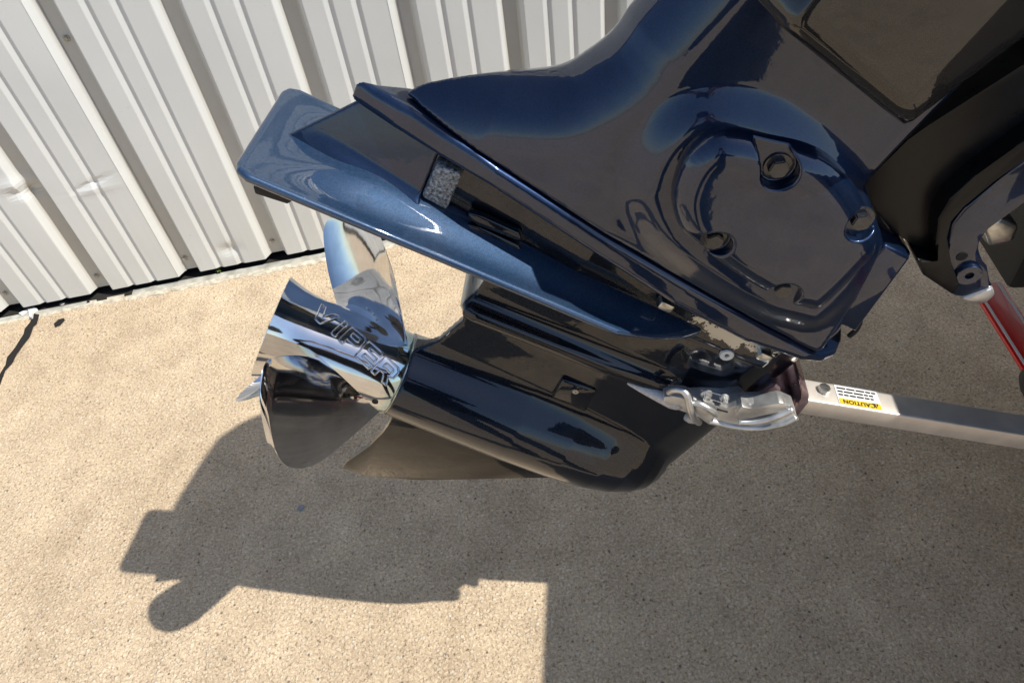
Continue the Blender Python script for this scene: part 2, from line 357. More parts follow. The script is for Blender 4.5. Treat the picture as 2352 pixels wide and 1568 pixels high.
# ------------------------------------------------------------------ ribbed metal wall
YAW = math.radians(4.2); WU = V3(math.cos(YAW), math.sin(YAW), 0); WN = V3(-math.sin(YAW), math.cos(YAW), 0)
WD, WPH, PITCHR = 2.138, -1.244, .3048
wmw = Matrix.Identity(4)
for i in range(3): wmw[i][0], wmw[i][1], wmw[i][2] = WU[i], WN[i], (0, 0, 1)[i]
for i in range(3): wmw[i][3] = (WN*WD)[i]
def wall_pt(x, y, off=0.):                              # photo point on the wall plane -> (s, z)
    d = ray(x, y); t = ((WN*(WD+off) - CAM) @ WN)/(d @ WN); v = CAM + d*t - WN*WD; return float(v @ WU), float(v[2])
def wall_mat():
    mm, n, l, p = mat('off white painted steel sheet')
    t = tex(n, l, 'ShaderNodeTexNoise', 2.2, Detail=6., Roughness=.6); d = tex(n, l, 'ShaderNodeTexNoise', 90., Detail=3.)
    c = ramp(n, l, t.outputs['Fac'], [(.3, (.575, .59, .585)), (.7, (.625, .64, .635))]).outputs[0]
    # grime that gathers near the ground and in streaks
    tc = n.new('ShaderNodeTexCoord'); sx = n.new('ShaderNodeSeparateXYZ'); l.new(tc.outputs['Object'], sx.inputs[0])
    mp = n.new('ShaderNodeMapping'); l.new(tc.outputs['Object'], mp.inputs[0]); mp.inputs['Scale'].default_value = (40, 10, 1.2)
    sn = n.new('ShaderNodeTexNoise'); sn.inputs['Scale'].default_value = 1; sn.inputs['Detail'].default_value = 5; l.new(mp.outputs[0], sn.inputs['Vector'])
    hr = n.new('ShaderNodeMapRange'); l.new(sx.outputs[2], hr.inputs[0]); hr.inputs[1].default_value = .45; hr.inputs[2].default_value = .02; hr.inputs[3].default_value = .04; hr.inputs[4].default_value = .30
    mu = n.new('ShaderNodeMath'); mu.operation = 'MULTIPLY'; l.new(hr.outputs[0], mu.inputs[0]); l.new(sn.outputs['Fac'], mu.inputs[1])
    c = mixc(n, l, mu.outputs[0], c, (.46, .40, .26))
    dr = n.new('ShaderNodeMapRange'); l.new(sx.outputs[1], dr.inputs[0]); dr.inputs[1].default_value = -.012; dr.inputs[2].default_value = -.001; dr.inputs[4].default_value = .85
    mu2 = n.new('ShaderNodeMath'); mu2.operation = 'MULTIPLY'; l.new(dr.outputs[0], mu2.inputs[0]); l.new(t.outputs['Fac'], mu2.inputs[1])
    c = mixc(n, l, mu2.outputs[0], c, (.33, .28, .20))       # shade of the groove bottoms painted in by depth, with some dirt
    sp = ramp(n, l, d.outputs['Fac'], [(.70, (0, 0, 0)), (.76, (1, 1, 1))]); ms = n.new('ShaderNodeMath'); ms.operation = 'MULTIPLY'; l.new(sp.outputs[0], ms.inputs[0]); ms.inputs[1].default_value = .18
    c = mixc(n, l, ms.outputs[0], c, (.25, .2, .13))
    l.new(c, p.inputs['Base Color']); p.inputs['Roughness'].default_value = .38; p.inputs['Specular IOR Level'].default_value = .4
    bump(n, l, p, d.outputs['Fac'], .05, .002); return mm
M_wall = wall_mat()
wall = thing('metal_wall', 'off-white ribbed sheet metal shed wall with rusty screws', 'wall', mw=wmw)
DEP = .031
# one rib module, from groove corner: s offset, depth (0 = bottom of groove, -DEP = outer face)
prof1 = [(0, 0), (.038, 0), (.043, -.003), (.054, -DEP+.002), (.057, -DEP), (.105, -DEP), (.110, -DEP), (.112, -DEP+.0006), (.124, -DEP+.0062), (.127, -DEP+.0062), (.136, -DEP+.0006), (.138, -DEP), (.150, -DEP), (.176, -DEP), (.184, -DEP), (.186, -DEP+.0006), (.198, -DEP+.0062), (.201, -DEP+.0062), (.210, -DEP+.0006), (.212, -DEP), (.240, -DEP), (.270, -DEP), (.281, -DEP), (.284, -DEP+.001), (.3015, -.002)]
zr = np.concatenate([np.linspace(.03, 1.5, 148), np.linspace(1.6, 3.6, 10)])
DENT = [wall_pt(60, 447, -DEP), wall_pt(205, 424, -DEP), wall_pt(525, 575, -DEP)]
def dents(S, Z, Y):
    d = np.zeros_like(S)
    (s0, z0), (s1, z1), (s2, z2) = DENT
    d += .011*np.exp(-((S-s0)/.035)**2-((Z-z0+.3*(S-s0))/.016)**2) - .006*np.exp(-((S-s0+.02)/.05)**2-((Z-z0-.035)/.02)**2)
    d += .005*np.exp(-((S-s1)/.06)**2-((Z-z1-.25*(S-s1))/.009)**2) - .003*np.exp(-((S-s1)/.07)**2-((Z-z1+.02)/.014)**2)
    d += .010*np.exp(-((S-s2)/.028)**2-((Z-z2)/.022)**2) 
    # slight oil canning of thin sheet
    d += .0011*np.sin(S*9.1+Z*2.3)*np.sin(Z*5.7+S*3.1) + .0007*np.sin(S*23+1.3)*np.sin(Z*11+.4)
    return d
for k0 in range(-5, 16, 3):
    pts = []
    for r in range(3):
        pts += [(WPH+(k0+r)*PITCHR+s, y) for s, y in prof1]
    pts.append((WPH+(k0+3)*PITCHR, 0.)); pts.append((WPH+(k0+3)*PITCHR+.004, 0.))
    pr = np.array(pts); n = len(pr)
    sh = -.0016 if (k0 % 6) else 0.
    S, Z = np.meshgrid(pr[:, 0], zr); Y = np.repeat(pr[None, :, 1], len(zr), 0)
    # the lap edge of a panel stands proud of its neighbour
    Y = Y + dents(S, Z, Y); Y[:, -2:] -= .0028; Y[:, -3] -= .0028; Y[:, -4] -= .002
    Z = Z + .004*math.sin(k0*1.7)*(Z < .031)
    vs = np.stack([S.ravel(), Y.ravel(), Z.ravel()], 1)
    fs = [(j*n+i, j*n+i+1, (j+1)*n+i+1, (j+1)*n+i) for j in range(len(zr)-1) for i in range(n-1)]
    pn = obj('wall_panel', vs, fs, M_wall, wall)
M_screw = simple('weathered painted screw', (.42, .38, .30), .55, .2, noise=.35, nscale=150)
def screw_mesh():
    bm = bmesh.new()
    bmesh.ops.create_cone(bm, cap_ends=True, segments=20, radius1=.0095, radius2=.0085, depth=.003, matrix=Matrix.Translation((0, -.0015, 0)) @ Matrix.Rotation(math.pi/2, 4, 'X'))
    bmesh.ops.create_cone(bm, cap_ends=True, segments=6, radius1=.0068, radius2=.0062, depth=.006, matrix=Matrix.Translation((0, -.0058, 0)) @ Matrix.Rotation(math.pi/2, 4, 'X'))
    me = bpy.data.meshes.new('screw'); bmesh.ops.recalc_face_normals(bm, faces=bm.faces); bm.to_mesh(me); bm.free(); me.materials.append(M_screw); return me
SCR = screw_mesh()
for k in range(-3, 9):
    for z in (.082, .70, 1.45):
        if z > .6 and k not in (1, 4, -2, 0): continue
        if z == .70:
            if k != 1: continue
            s, z = wall_pt(150, 88, 0)
            s = WPH+k*PITCHR+.024
        else: s = WPH+k*PITCHR+.017+.002*random.uniform(-1, 1)
        o = bpy.data.objects.new('screw', SCR); COL.objects.link(o); o.parent = wall
        o.location = (s, -.0004-.0004, z+.002*random.uniform(-1, 1)); o.rotation_euler = (random.uniform(-.06, .06), random.uniform(0, 1), random.uniform(-.06, .06))
M_edge = simple('weathered grey slab edge', (.40, .39, .34), .85, noise=.3, nscale=25)
# foundation ledge under the sheets, ragged front edge, with gaps
def ledge(name, s0, s1, y0, y1, z0, z1, jag, material):
    n = max(4, int((s1-s0)/.012)); s = np.linspace(s0, s1, n); bm = bmesh.new(); rows = []
    jf = jag*RNG.standard_normal(n); jf = np.convolve(jf, [.25, .5, .25], 'same'); jz = np.convolve(jag*.4*RNG.standard_normal(n), [.25, .5, .25], 'same')
    for i in range(n): rows.append([bm.verts.new(c) for c in ((s[i], y1, z0), (s[i], y1, z1), (s[i], y0+jf[i]+.004, z1+jz[i]), (s[i], y0+jf[i], z1-.004+jz[i]), (s[i], y0+jf[i]*1.3, z0))])
    for i in range(n-1):
        for j in range(4): bm.faces.new((rows[i][j], rows[i+1][j], rows[i+1][j+1], rows[i][j+1]))
    bm.faces.new(rows[0][::-1]); bm.faces.new(rows[-1])
    return from_bm(name, bm, material, wall)
sL = wall_pt(318, 672)[0]
ledge('base_ledge', sL, 3.2, -.054, -.020, -.01, .006, .0006, M_edge)
M_gap_shade = simple('painted gap shade', (.018, .015, .012), .95, noise=.4, nscale=40)
obj('gap_shade', [(-3.2, -.040, .003), (3.2, -.040, .003), (3.2, .08, .003), (-3.2, .08, .003)], [(0, 1, 2, 3)], M_gap_shade, wall)  # near-black sheet that paints the shade in the gap under the panels
ledge('base_ledge', -3.2, sL-.16, -.050, -.030, -.01, .005, .0025, M_edge)
box('base_backing', (-3.2, .075, -.05), (4.2, .10, 3.6), M_dark, wall, 0)
M_grout = simple('broken concrete lip', (.50, .45, .36), .9, noise=.3, nscale=60)
ledge('broken_lip', sL-.02, 3.2, -.068, -.048, -.005, .006, .004, M_grout)
ledge('broken_lip', -3.2, sL-.03, -.062, -.03, -.005, .003, .006, M_grout)

# cracks and dark marks in the slab
def flat_patch(name, px, z, material, parent=None, jag=.0):
    ps = [ground(x, y) for x, y in px]; return obj(name, [(p[0], p[1], z) for p in ps], [tuple(range(len(ps)))], material, parent)
M_crack = simple('void black', (.008, .007, .006), .9)
crack_px = [(80, 722), (92, 724), (86, 745), (78, 752), (70, 775), (52, 798), (40, 815), (30, 835), (14, 852), (2, 884), (-12, 905), (-12, 885), (0, 862), (14, 840), (18, 822), (36, 800), (42, 790), (56, 768), (58, 757), (70, 742)]
flat_patch('crack', crack_px, .004, M_crack, g)  # flat sheet, the shade inside the crack painted black
flat_patch('crack', [(125, 745), (136, 735), (148, 732), (150, 737), (140, 748), (128, 753)], .004, M_crack, g)

# ------------------------------------------------------------------ outboard motor
mm = Matrix.Identity(4)
for i in range(3): mm[i][0], mm[i][1], mm[i][2], mm[i][3] = AX[i], LT[i], UP[i], ORG[i]
motor = thing('outboard_motor', 'glossy navy blue outboard motor tilted up with steel propeller', 'outboard motor', mw=mm)

# gearcase: torpedo, strut and lip blended into one casting
def strut_t(a, aft, u):                  # half thickness of the strut along its chord
    x = np.clip((a+.522)/np.maximum(aft+.522, .01), 0, 1)
    return .038*np.sqrt(np.clip(x*6, 0, 1))*(1-.80*np.clip((x-.15)/.85, 0, 1)*(1-.85*sstep(u, .165, .20)))
def f_gear(a, l, u):
    r = interp(a, [-.53, -.519, -.51, -.495, -.475, -.44, -.40, -.34, -.26, -.18, -.093], [-.01, 0, .022, .038, .049, .060, .0655, .0675, .0665, .063, .0585])
    rr = np.sqrt(l*l + u*u); tor = np.maximum((rr-r)*.93, a+.093)
    aft = interp(u, [-.05, .06, .09, .14, .19, .30, .45], [-.095, -.095, -.115, -.128, -.116, -.118, -.118])
    st = np.maximum(np.abs(l)-strut_t(a, aft, u)*interp(u, [0, .09, .15, .20, .30], [.72, .74, .80, .95, 1.]), np.maximum(a-aft, -.5215-a))*.9
    st = smax(st, np.maximum(u-interp(a, [-.48, -.45], [.345, .285]), -.02-u), .006)
    d = smin(tor, st, .026)
    d = np.maximum(d, a+.0925)
    lip2 = sd_poly(a, np.abs(l), [(-.112, -.02), (-.112, .048), (-.125, .052), (-.30, .050), (-.40, .043), (-.46, .030), (-.46, -.02)])
    uc = .194 + 0*a
    lip = smax(lip2, np.abs(u-uc)-.0085, .008)
    return smin(d, lip, .022)
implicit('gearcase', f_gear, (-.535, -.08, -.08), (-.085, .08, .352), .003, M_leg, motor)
# skeg
sk = uns([(1275, 1050), (1262, 1094), (1100, 1095), (960, 1097), (840, 1090), (785, 1071), (800, 1055), (850, 1020), (880, 990), (893, 972), (905, 945), (1000, 950)], 0.)
prism('skeg', sk, -.004, .004, M_skeg, motor, .0035, 2)
# plate over the propeller
edge_px = [(650, 200), (540, 385)]
def f_plate(a, l, u):
    al = np.abs(l)
    p = sd_poly(a, al, [(.157, -.05), (.157, .070), (.153, .081), (.142, .087), (.05, .0865), (-.16, .0855), (-.26, .0855), (-.305, .072), (-.340, .056), (-.362, .042), (-.375, .030), (-.375, -.05)])
    rise = .016*sstep(-a, -.14, -.02)*sstep(-al, -.075, -.022) 
    upc = .2885+rise - .010*sstep(al, .06, .09)*0
    top_ = u-upc; bot = (.279 + .005*sstep(-a, .22, .36) - u)
    return smax(p, np.maximum(top_, bot), .006)
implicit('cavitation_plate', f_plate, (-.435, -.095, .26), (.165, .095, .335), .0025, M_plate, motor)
prism('trim_tab', uns([(580, 428), (640, 440), (672, 462), (660, 470), (585, 446)], .02), -.006, .02, M_rubber, motor, .002)
# fairing block on the plate behind the leg
_t0, _t1 = un(664, 306, 0.), un(812, 232, 0.)
fpoly = [(_t0[0]+.02, _t0[1]-.02), (_t1[0]+.02, _t1[1]+.03), (-.045, .40), un(1004, 368, .034), un(964, 458, .034), (-.03, .28)]
def f_fair(a, l, u):
    at = _t0[0] + (u-_t0[1])*(_t1[0]-_t0[0])/(_t1[1]-_t0[1])
    w = np.minimum(.24*(at-a), .034) + .010*(1-sstep(u, _t0[1]+.004, _t0[1]+.022))*sstep(at-a, .0, .06)
    ub = interp(a, *u_b)
    return smax(smax((np.abs(l)-w)*.95, sd_poly(a, u, fpoly), .004), u-ub-.006, .003)
# recessed leg between plate and band
def f_leg(a, l, u):
    w = interp(a, [-.46, -.40, -.2, -.05, 0.02], [.0385, .038, .035, .022, .015])
    d = smax(np.abs(l)-w, np.maximum(np.maximum(a-.02, -.47-a), np.maximum(u-.37, .28-u)), .006)
    return d
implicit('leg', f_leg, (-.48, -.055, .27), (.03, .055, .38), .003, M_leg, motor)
# band
def band_w(a): return interp(a, [-.53, -.52, -.505, -.485, -.46]+[q[0] for q in _bb if q[0] > -.46]+[.10], [.0, .030, .055, .071, .078]+[q[2] for q in _bb if q[0] > -.46]+[-.02])
_bb = sorted(un(x, y, l)+(l,) for x, y, l in ((805, 232, 0), (900, 296, .020), (1003, 360, .036), (1125, 431, .050), (1369, 590, .064), (1544, 702, .073), (1710, 788, .078), (1880, 848, .080)))
_ss = sorted(un(x, y, l)+(l,) for x, y, l in ((866, 199, 0), (950, 254, .022), (1093, 353, .044), (1383, 544, .065), (1727, 739, .078), (1905, 832, .080)))
u_b = ([-.55]+[q[0] for q in _bb], [_bb[0][1]]+[q[1] for q in _bb]); u_s = ([-.55]+[q[0] for q in _ss], [_ss[0][1]]+[q[1] for q in _ss])
def f_band(a, l, u):
    ub = interp(a, *u_b); us = interp(a, *u_s)
    d = np.maximum((np.abs(l)-band_w(a))*.9, np.maximum(ub-u, u-us))
    return smax((np.abs(l)-band_w(a))*.93, np.maximum(ub-u, u-us), .008)
implicit('lower_band', f_band, (-.54, -.095, .335), (.105, .095, .41), .0025, M_navy, motor)
implicit('rear_fairing', f_fair, (-.06, -.055, .27), (.145, .055, .40), .002, M_navy, motor)
# upper housing
body = uns([(800, 280), (868, 197), (900, 175), (950, 159), (1080, 154), (1200, 153), (1285, 145), (1340, 115), (1400, 68), (1440, 10)], -.005)
body = [(body[0][0]+.01, .33)] + body[1:] + [(body[-1][0]-.012, .62), (body[-1][0]-.014, .80), (-.36, .80), (-.356, .62)] + [un(2075, 328, .065), un(1985, 420, .065)] + [(-.415, .505), (-.447, .44), (-.47, .37), (-.46, .33)]
skirt = uns([(1448, 480), (1455, 420), (1480, 360), (1530, 300), (1600, 258), (1690, 248), (1790, 272), (1880, 322), (1950, 385), (1990, 440), (2045, 560), (1900, 735), (1800, 735), (1700, 700), (1600, 645), (1500, 575)], .08)
skirt = spline(skirt, 4, True); body = body[:1] + spline(body[1:10], 3) + body[10:]
def f_house(a, l, u):
    al = np.abs(l)
    w = interp(a, [q[0] for q in _ss]+[.09], [max(q[2]-.002, 0) for q in _ss]+[-.02])
    w = w - .006*sstep(u, .42, .60)*sstep(-a, -.05, .1)
    ds = sd_poly(a, u, skirt)
    w = w + np.where(l > 0, .0135, 0)*sstep(-ds, -.014, .024)
    pb = sd_poly(a, u, body)
    d = smax(al-w, pb, .055*sstep(a, -.33, -.22)+.008)
    d = smax(d, interp(a, *u_s)+.0012-u, .004)
    return d*.85
implicit('upper_housing', f_house, (-.49, -.1, .355), (.10, .1, .80), .003, M_navy, motor)
# access cover with four bolt pockets
cov = uns([(1545, 482), (1550, 430), (1580, 370), (1640, 322), (1700, 316), (1770, 331), (1850, 350), (1912, 380), (1962, 430), (1992, 480), (2024, 560), (1990, 618), (1892, 712), (1840, 712), (1796, 698), (1700, 644), (1610, 578), (1565, 538)], .092)
cov = spline(cov, 4, True)
bolts = [un(*q, .092) for q in ((1790, 392), (1981, 514), (1642, 558), (1800, 672))]
def f_cover(a, l, u):
    dc = sd_poly(a, u, cov)
    lt = .0985 - .004*sstep(dc, -.030, -.002)**2
    d = smax(dc*.9, l-lt, .016)
    d = np.maximum(d, .070-l)
    for i, (ba, bu) in enumerate(bolts):
        q = np.sqrt((a-ba)**2+(u-bu)**2)-.0155
        # the outer pockets open towards the rim
        ca, cu = -.335, .475; dx, dy = ba-ca, bu-cu; ll = math.hypot(dx, dy); dx /= ll; dy /= ll
        s = (a-ba)*dx+(u-bu)*dy; t = np.abs(-(a-ba)*dy+(u-bu)*dx)
        slot = np.maximum(t-.0125, -s)
        q = smin(q, slot, .004)
        d = smax(d, -np.maximum(q, (.0835-l)), .0025)
    return d
cover = implicit('access_cover', f_cover, (-.45, .06, .385), (-.19, .11, .575), .0014, M_navy, motor)
# cover lip: a raised bead round the cover
c3 = spline([(a, .0885, u) for a, u in cov], 5, True)
def hexbolt(name, pos, r, h, material, parent, axis='l'):
    bm = bmesh.new(); R = Matrix.Rotation(-math.pi/2, 4, 'X') if axis == 'l' else Matrix.Identity(4)
    bmesh.ops.create_cone(bm, cap_ends=True, segments=6, radius1=r, radius2=r*.97, depth=h, matrix=Matrix.Translation(pos) @ R @ Matrix.Translation((0, 0, h/2)) @ Matrix.Rotation(random.random(), 4, 'Z'))
    bmesh.ops.bevel(bm, geom=[e for e in bm.edges], offset=h*.12, segments=2, affect='EDGES')
    bmesh.ops.create_cone(bm, cap_ends=True, segments=24, radius1=r*1.35, radius2=r*1.3, depth=h*.3, matrix=Matrix.Translation(pos) @ R @ Matrix.Translation((0, 0, h*.1)))
    return from_bm(name, bm, material, parent, angle=35)
for ba, bu in bolts: hexbolt('bolt', (ba, .0835, bu), .0092, .0085, M_dkbolt, cover)
# nose of the band in front
nose = uns([(1838, 700), (1885, 702), (1925, 722), (1952, 752), (1957, 785), (1940, 815), (1908, 838), (1850, 815), (1800, 785)], .075)
def f_nose(a, l, u):
    d = sd_poly(a, u, nose); w = .076 - .9*np.maximum(0, -.462-a)
    return smax(d, np.abs(l)-w, .022)*.9
implicit('nose_fairing', f_nose, (-.51, -.09, .34), (-.37, .09, .46), .003, M_navy, motor)
# front flange strip
prism('front_flange', uns([(2033, 562), (2094, 592), (1965, 765), (1885, 722)], .06), -.06, .06, M_navy, motor, .004, 3)
prism('front_web', uns([(2075, 326), (1960, 420), (2030, 500), (2096, 588), (2000, 640), (1930, 560), (1930, 420)], .03), -.03, .03, M_navy_shade, motor, .004, 3)
tube('cable_loop', spline([(un(1950, 772, .02)[0], .02, un(1950, 772, .02)[1]), (un(1968, 755, .02)[0], .02, un(1968, 755, .02)[1]), (un(1976, 733, .02)[0], .02, un(1976, 733, .02)[1]), (un(1970, 716, .02)[0], .02, un(1970, 716, .02)[1]), (un(1955, 722, .02)[0], .02, un(1955, 722, .02)[1])], 6), .0032, M_rubber, motor, 8)
# small fittings on the leg
anp = uns([(1003, 374), (1063, 397), (1026, 482), (968, 450)], .03)
prism('anode', anp, .0, .033, M_anode, motor, .004, 3)
hexbolt('plug', (*[un(1670, 818, .042)[0]], .0385, un(1670, 818, .042)[1]), .0001, .0001, M_white, motor) if False else None
def washer(name, pos, r0, r1, h, material, parent, n=32):
    bm = bmesh.new(); vs = []
    prof = [(r0, 0), (r1, 0), (r1, h*.7), (r1*.93, h), (r0*1.1, h), (r0, h*.6)]
    for i in range(n):
        t = 2*math.pi*i/n; vs.append([bm.verts.new((pos[0]+r*math.cos(t), pos[1]+z, pos[2]+r*math.sin(t))) for r, z in prof])
    for i in range(n):
        for j in range(len(prof)): bm.faces.new((vs[i][j], vs[(i+1) % n][j], vs[(i+1) % n][(j+1) % 6], vs[i][(j+1) % 6]))
    return from_bm(name, bm, material, parent, angle=40)
pa, pu = un(1670, 818, .041); washer('plug_washer', (pa, .0365, pu), .0028, .0085, .004, M_white, motor)
for q in ((1530, 712), (1757, 828)):
    a_, u_ = un(*q, .055); box('clip', (a_-.009, .036, u_-.006), (a_+.009, .052, u_+.006), M_bolt, motor, .003)
# water intake cover
ia, iu = un(1318, 905, .040)
ic = uns([(1292, 872), (1372, 897), (1345, 948), (1265, 915)], .0235)
icov = prism('intake_cover', ic, .010, .0235, M_navy_shade, motor, .004, 3)
sc = un(1322, 899, .024); washer('intake_screw', (sc[0], .0228, sc[1]), .0008, .0045, .0022, M_bolt, icov, 20)
# slots in the leg
for q in ([(1075, 483), (1108, 492), (1195, 530), (1200, 545), (1190, 550), (1100, 512), (1075, 497)], [(1070, 510), (1105, 518), (1195, 560), (1202, 578), (1190, 580), (1090, 535)]):
    prism('exhaust_slot', uns(q, .034), .028, .0385, M_navy_shade, motor, .004, 3)
# cowl, its unseen sides shaped to fit the ground shadow
cl0, cl1 = un(1690, -6, .12), un(2096, 322, .12); cf = un(2352, 140, .12)
dx, dy = cl0[0]-cl1[0], cl0[1]-cl1[1]; aftb = (cl0[0]+dx*1.15, cl0[1]+dy*1.15)
fx, fy = cf[0]-cl1[0], cf[1]-cl1[1]
cowlp = [cl1, cl0, aftb, (.045, .80), (.06, 1.0), (.03, 1.17), (-.08, 1.26), (-.40, 1.27), (-.65, 1.2), (-.82, 1.05), (-.82, .84), (cf[0]+fx*.6, cf[1]+fy*.6), cf]
def f_cowl(a, l, u):
    near = interp(a, [-.82, -.62, -.54, -.45, -.30, -.185, -.155, 0., .07], [.035, .040, .056, .088, .114, .116, .078, .066, .0])
    far = interp(a, [-.82, -.6, -.45, -.2, -.12, -.06, -.02, .02, .04, .06], [.12, .25, .33, .37, .355, .325, .29, .235, .14, .02])
    al = np.maximum(l-near, -l-far) + .05*sstep(u, 1.0, 1.3)
    return smax(al, sd_poly(a, u, cowlp), .018)*.9
implicit('engine_cowl', f_cowl, (-.85, -.39, .52), (.09, .15, 1.3), .006, M_cowl, motor)
# swivel bracket and clamp bracket
sw = uns([(1950, 440), (2085, 322), (2130, 290), (2352, 148), (2420, 110), (2420, 420), (2262, 468), (2190, 530), (2150, 600), (2108, 552), (2076, 532), (2040, 540), (1990, 500)], .03)
prism('swivel_bracket', sw, -.08, .03, M_satin, motor, .006, 3)
rim = uns([(2420, 270), (2330, 335), (2240, 400), (2178, 455), (2152, 500), (2146, 560), (2165, 605), (2105, 592), (2118, 630), (2190, 678), (2205, 650), (2175, 600), (2165, 545), (2175, 505), (2205, 470), (2280, 415), (2352, 355), (2420, 320)], .05)
prism('clamp_bracket', rim, -.02, .052, M_satin, motor, .003, 2)
face = uns([(2420, 325), (2352, 360), (2290, 415), (2215, 475), (2182, 515), (2172, 560), (2185, 602), (2160, 640), (2190, 680), (2262, 690), (2282, 662), (2255, 612), (2250, 575), (2238, 550), (2262, 520), (2330, 470), (2420, 420)], .045)
cb = prism('bracket_arm', face, .0, .046, M_navy, motor, .004, 3)
hh = un(2210, 590, .047); washer('pivot_hole', (hh[0], .0455, hh[1]), .0001, .0055, .0012, M_dark, cb, 20)
hh = un(2226, 632, .05); washer('pivot_washer', (hh[0], .045, hh[1]), .004, .0125, .006, M_navy, cb, 28); washer('pivot_hole', (hh[0], .0455, hh[1]), .0001, .0042, .002, M_dark, cb, 20)
prism('bracket_anode', uns([(2205, 682), (2262, 662), (2278, 655), (2284, 672), (2262, 692), (2232, 693)], .045), .0, .049, M_alu, motor, .003, 2)
prism('tilt_ram', uns([(2252, 520), (2300, 500), (2345, 520), (2330, 560), (2270, 570)], -.02), -.05, -.02, M_bolt, motor, .006, 3)

prism('shadow_plate', [(-.58, .64), (-.58, .92), (-.95, .92), (-.95, .70)], -.40, .032, M_satin, motor, .006)  # added plate, out of view, closing a light gap in the ground shadow
# ---- propeller
hubp = [(-.0915, .046), (-.0915, .0565), (-.089, .0578), (-.07, .0583), (-.03, .0576), (.01, .0568), (.03, .0568), (.045, .0580), (.06, .0612), (.072, .0650), (.080, .0678), (.0835, .0690), (.0842, .0680), (.078, .0640), (.060, .0570), (.03, .0525), (-.06, .052), (-.06, .01)]
prop = revolve('propeller', hubp, M_steel, motor, 128)
PP = .60
def blade(th0, da=0.):
    NR, NC = 44, 30; R0, R1 = .053, .1795; vs = []
    T = [0, .35, .7, .85, .95, .985, 1]
    SL = np.array(spline(list(zip(T, [.466, .489, .476, .39, .25, .14, .02])), 8)); ST = np.array(spline(list(zip(T, [.645, .655, .600, .53, .38, .22, .02])), 8))
    for side in (1, -1):
        for i in range(NR):
            t = (1-(1-i/(NR-1))**1.6); r = R0+(R1-R0)*t
            wl = float(np.interp(t, SL[:, 0], SL[:, 1])); wt = float(np.interp(t, ST[:, 0], ST[:, 1]))
            for j in range(NC):
                s = j/(NC-1); ang = -wl + (wl+wt)*s + .149*t
                a = .559*ang/(2*math.pi) - .046 + .061*t
                cup = .006*max(0, (s-.75)/.25)**2*t
                th = th0+ang
                tk = (.0055*(1-t)+.0013)*max(.12, 1-abs(2*s-1)**2.2) + .014*max(0, 1-t*5)**2*max(0, 1-abs(2*s-1)**2)
                vs.append((a+cup+side*tk+da*t*t*s, r*math.cos(th), r*math.sin(th)))
    n1 = NR*NC; fs = []
    for i in range(NR-1):
        for j in range(NC-1):
            q = (i*NC+j, i*NC+j+1, (i+1)*NC+j+1, (i+1)*NC+j); fs.append(q); fs.append(tuple(n1+x for x in q[::-1]))
        fs.append((i*NC, (i+1)*NC, n1+(i+1)*NC, n1+i*NC)); fs.append(((i+1)*NC+NC-1, i*NC+NC-1, n1+i*NC+NC-1, n1+(i+1)*NC+NC-1))
    for j in range(NC-1): fs.append(((NR-1)*NC+j, (NR-1)*NC+j+1, n1+(NR-1)*NC+j+1, n1+(NR-1)*NC+j))
    o = obj('blade', vs, fs, M_steel, prop, True)
    bm = bmesh.new(); bm.from_mesh(o.data); bmesh.ops.recalc_face_normals(bm, faces=bm.faces)
    for e in bm.edges:
        if len(e.link_faces) == 2 and e.calc_face_angle(0) > math.radians(50): e.smooth = False
    bm.to_mesh(o.data); bm.free()
    return o
TH0 = math.radians(-4)
for k in range(3): blade(TH0+k*2*math.pi/3+(.05 if k == 2 else 0), .034 if k == 2 else 0.)
revolve('thrust_ring', [(-.0945, .045), (-.0945, .0572), (-.0918, .0572), (-.0918, .045)], M_bolt, motor, 64, close=True)
# raised lettering on the hub, wound along the helix between two blades
LET = {'V': [[(0, 1), (.25, 1), (.5, .38), (.75, 1), (1, 1), (.63, 0), (.37, 0)]],
       'I': [[(.30, 0), (.70, 0), (.70, 1), (.30, 1)]],
       'P': [[(0, 0), (.26, 0), (.26, .32), (.75, .32), (.98, .48), (.98, .84), (.78, 1), (0, 1)], [(.26, .54), (.26, .78), (.68, .78), (.74, .72), (.74, .60), (.68, .54)]],
       'E': [[(0, 0), (.95, 0), (.95, .22), (.27, .22), (.27, .39), (.88, .39), (.88, .61), (.27, .61), (.27, .78), (.95, .78), (.95, 1), (0, 1)]],
       'R': [[(0, 0), (.26, 0), (.26, .34), (.50, .34), (.72, 0), (1, 0), (.76, .37), (.98, .50), (.98, .86), (.80, 1), (0, 1)], [(.26, .56), (.26, .78), (.68, .78), (.74, .73), (.74, .61), (.68, .56)]]}
def lettering():
    import itertools
    vs, fs = [], []
    x0 = 0; H = .027; wch = {'V': .033, 'I': .017, 'P': .028, 'E': .028, 'R': .030}
    RAD = .0585; TH_S, A_S = math.radians(94), .041; ta = math.radians(24)      # start and direction of the line of text
    for ch in 'VIPER':
        for loop in LET[ch]:
            pts = []
            k = len(loop)
            for i in range(k):
                p, q = np.array(loop[i]), np.array(loop[(i+1) % k])
                for s in np.linspace(0, 1, 5, endpoint=False):
                    e = p+(q-p)*s; x = x0+e[0]*wch[ch]*.92; y = e[1]*H-.5*H
                    # direction of reading: forward and down round the barrel
                    da = -x*math.cos(ta)-y*math.sin(ta); dt = (-x*math.sin(ta)+y*math.cos(ta))/RAD
                    th = TH_S+dt; a = A_S+da; rr = np.interp(a, [-.07, -.03, .01, .03, .045, .06], [.0583, .0576, .0568, .0568, .058, .0612])+.0003
                    pts.append((a, rr*math.cos(th), rr*math.sin(th)))
            v, f = tube_verts(pts, .0014, 6, True); b = len(vs); vs += v; fs += [tuple(b+t for t in x) for x in f]
        x0 += wch[ch]
    return obj('lettering', np.array(vs), fs, M_steel, prop, True)
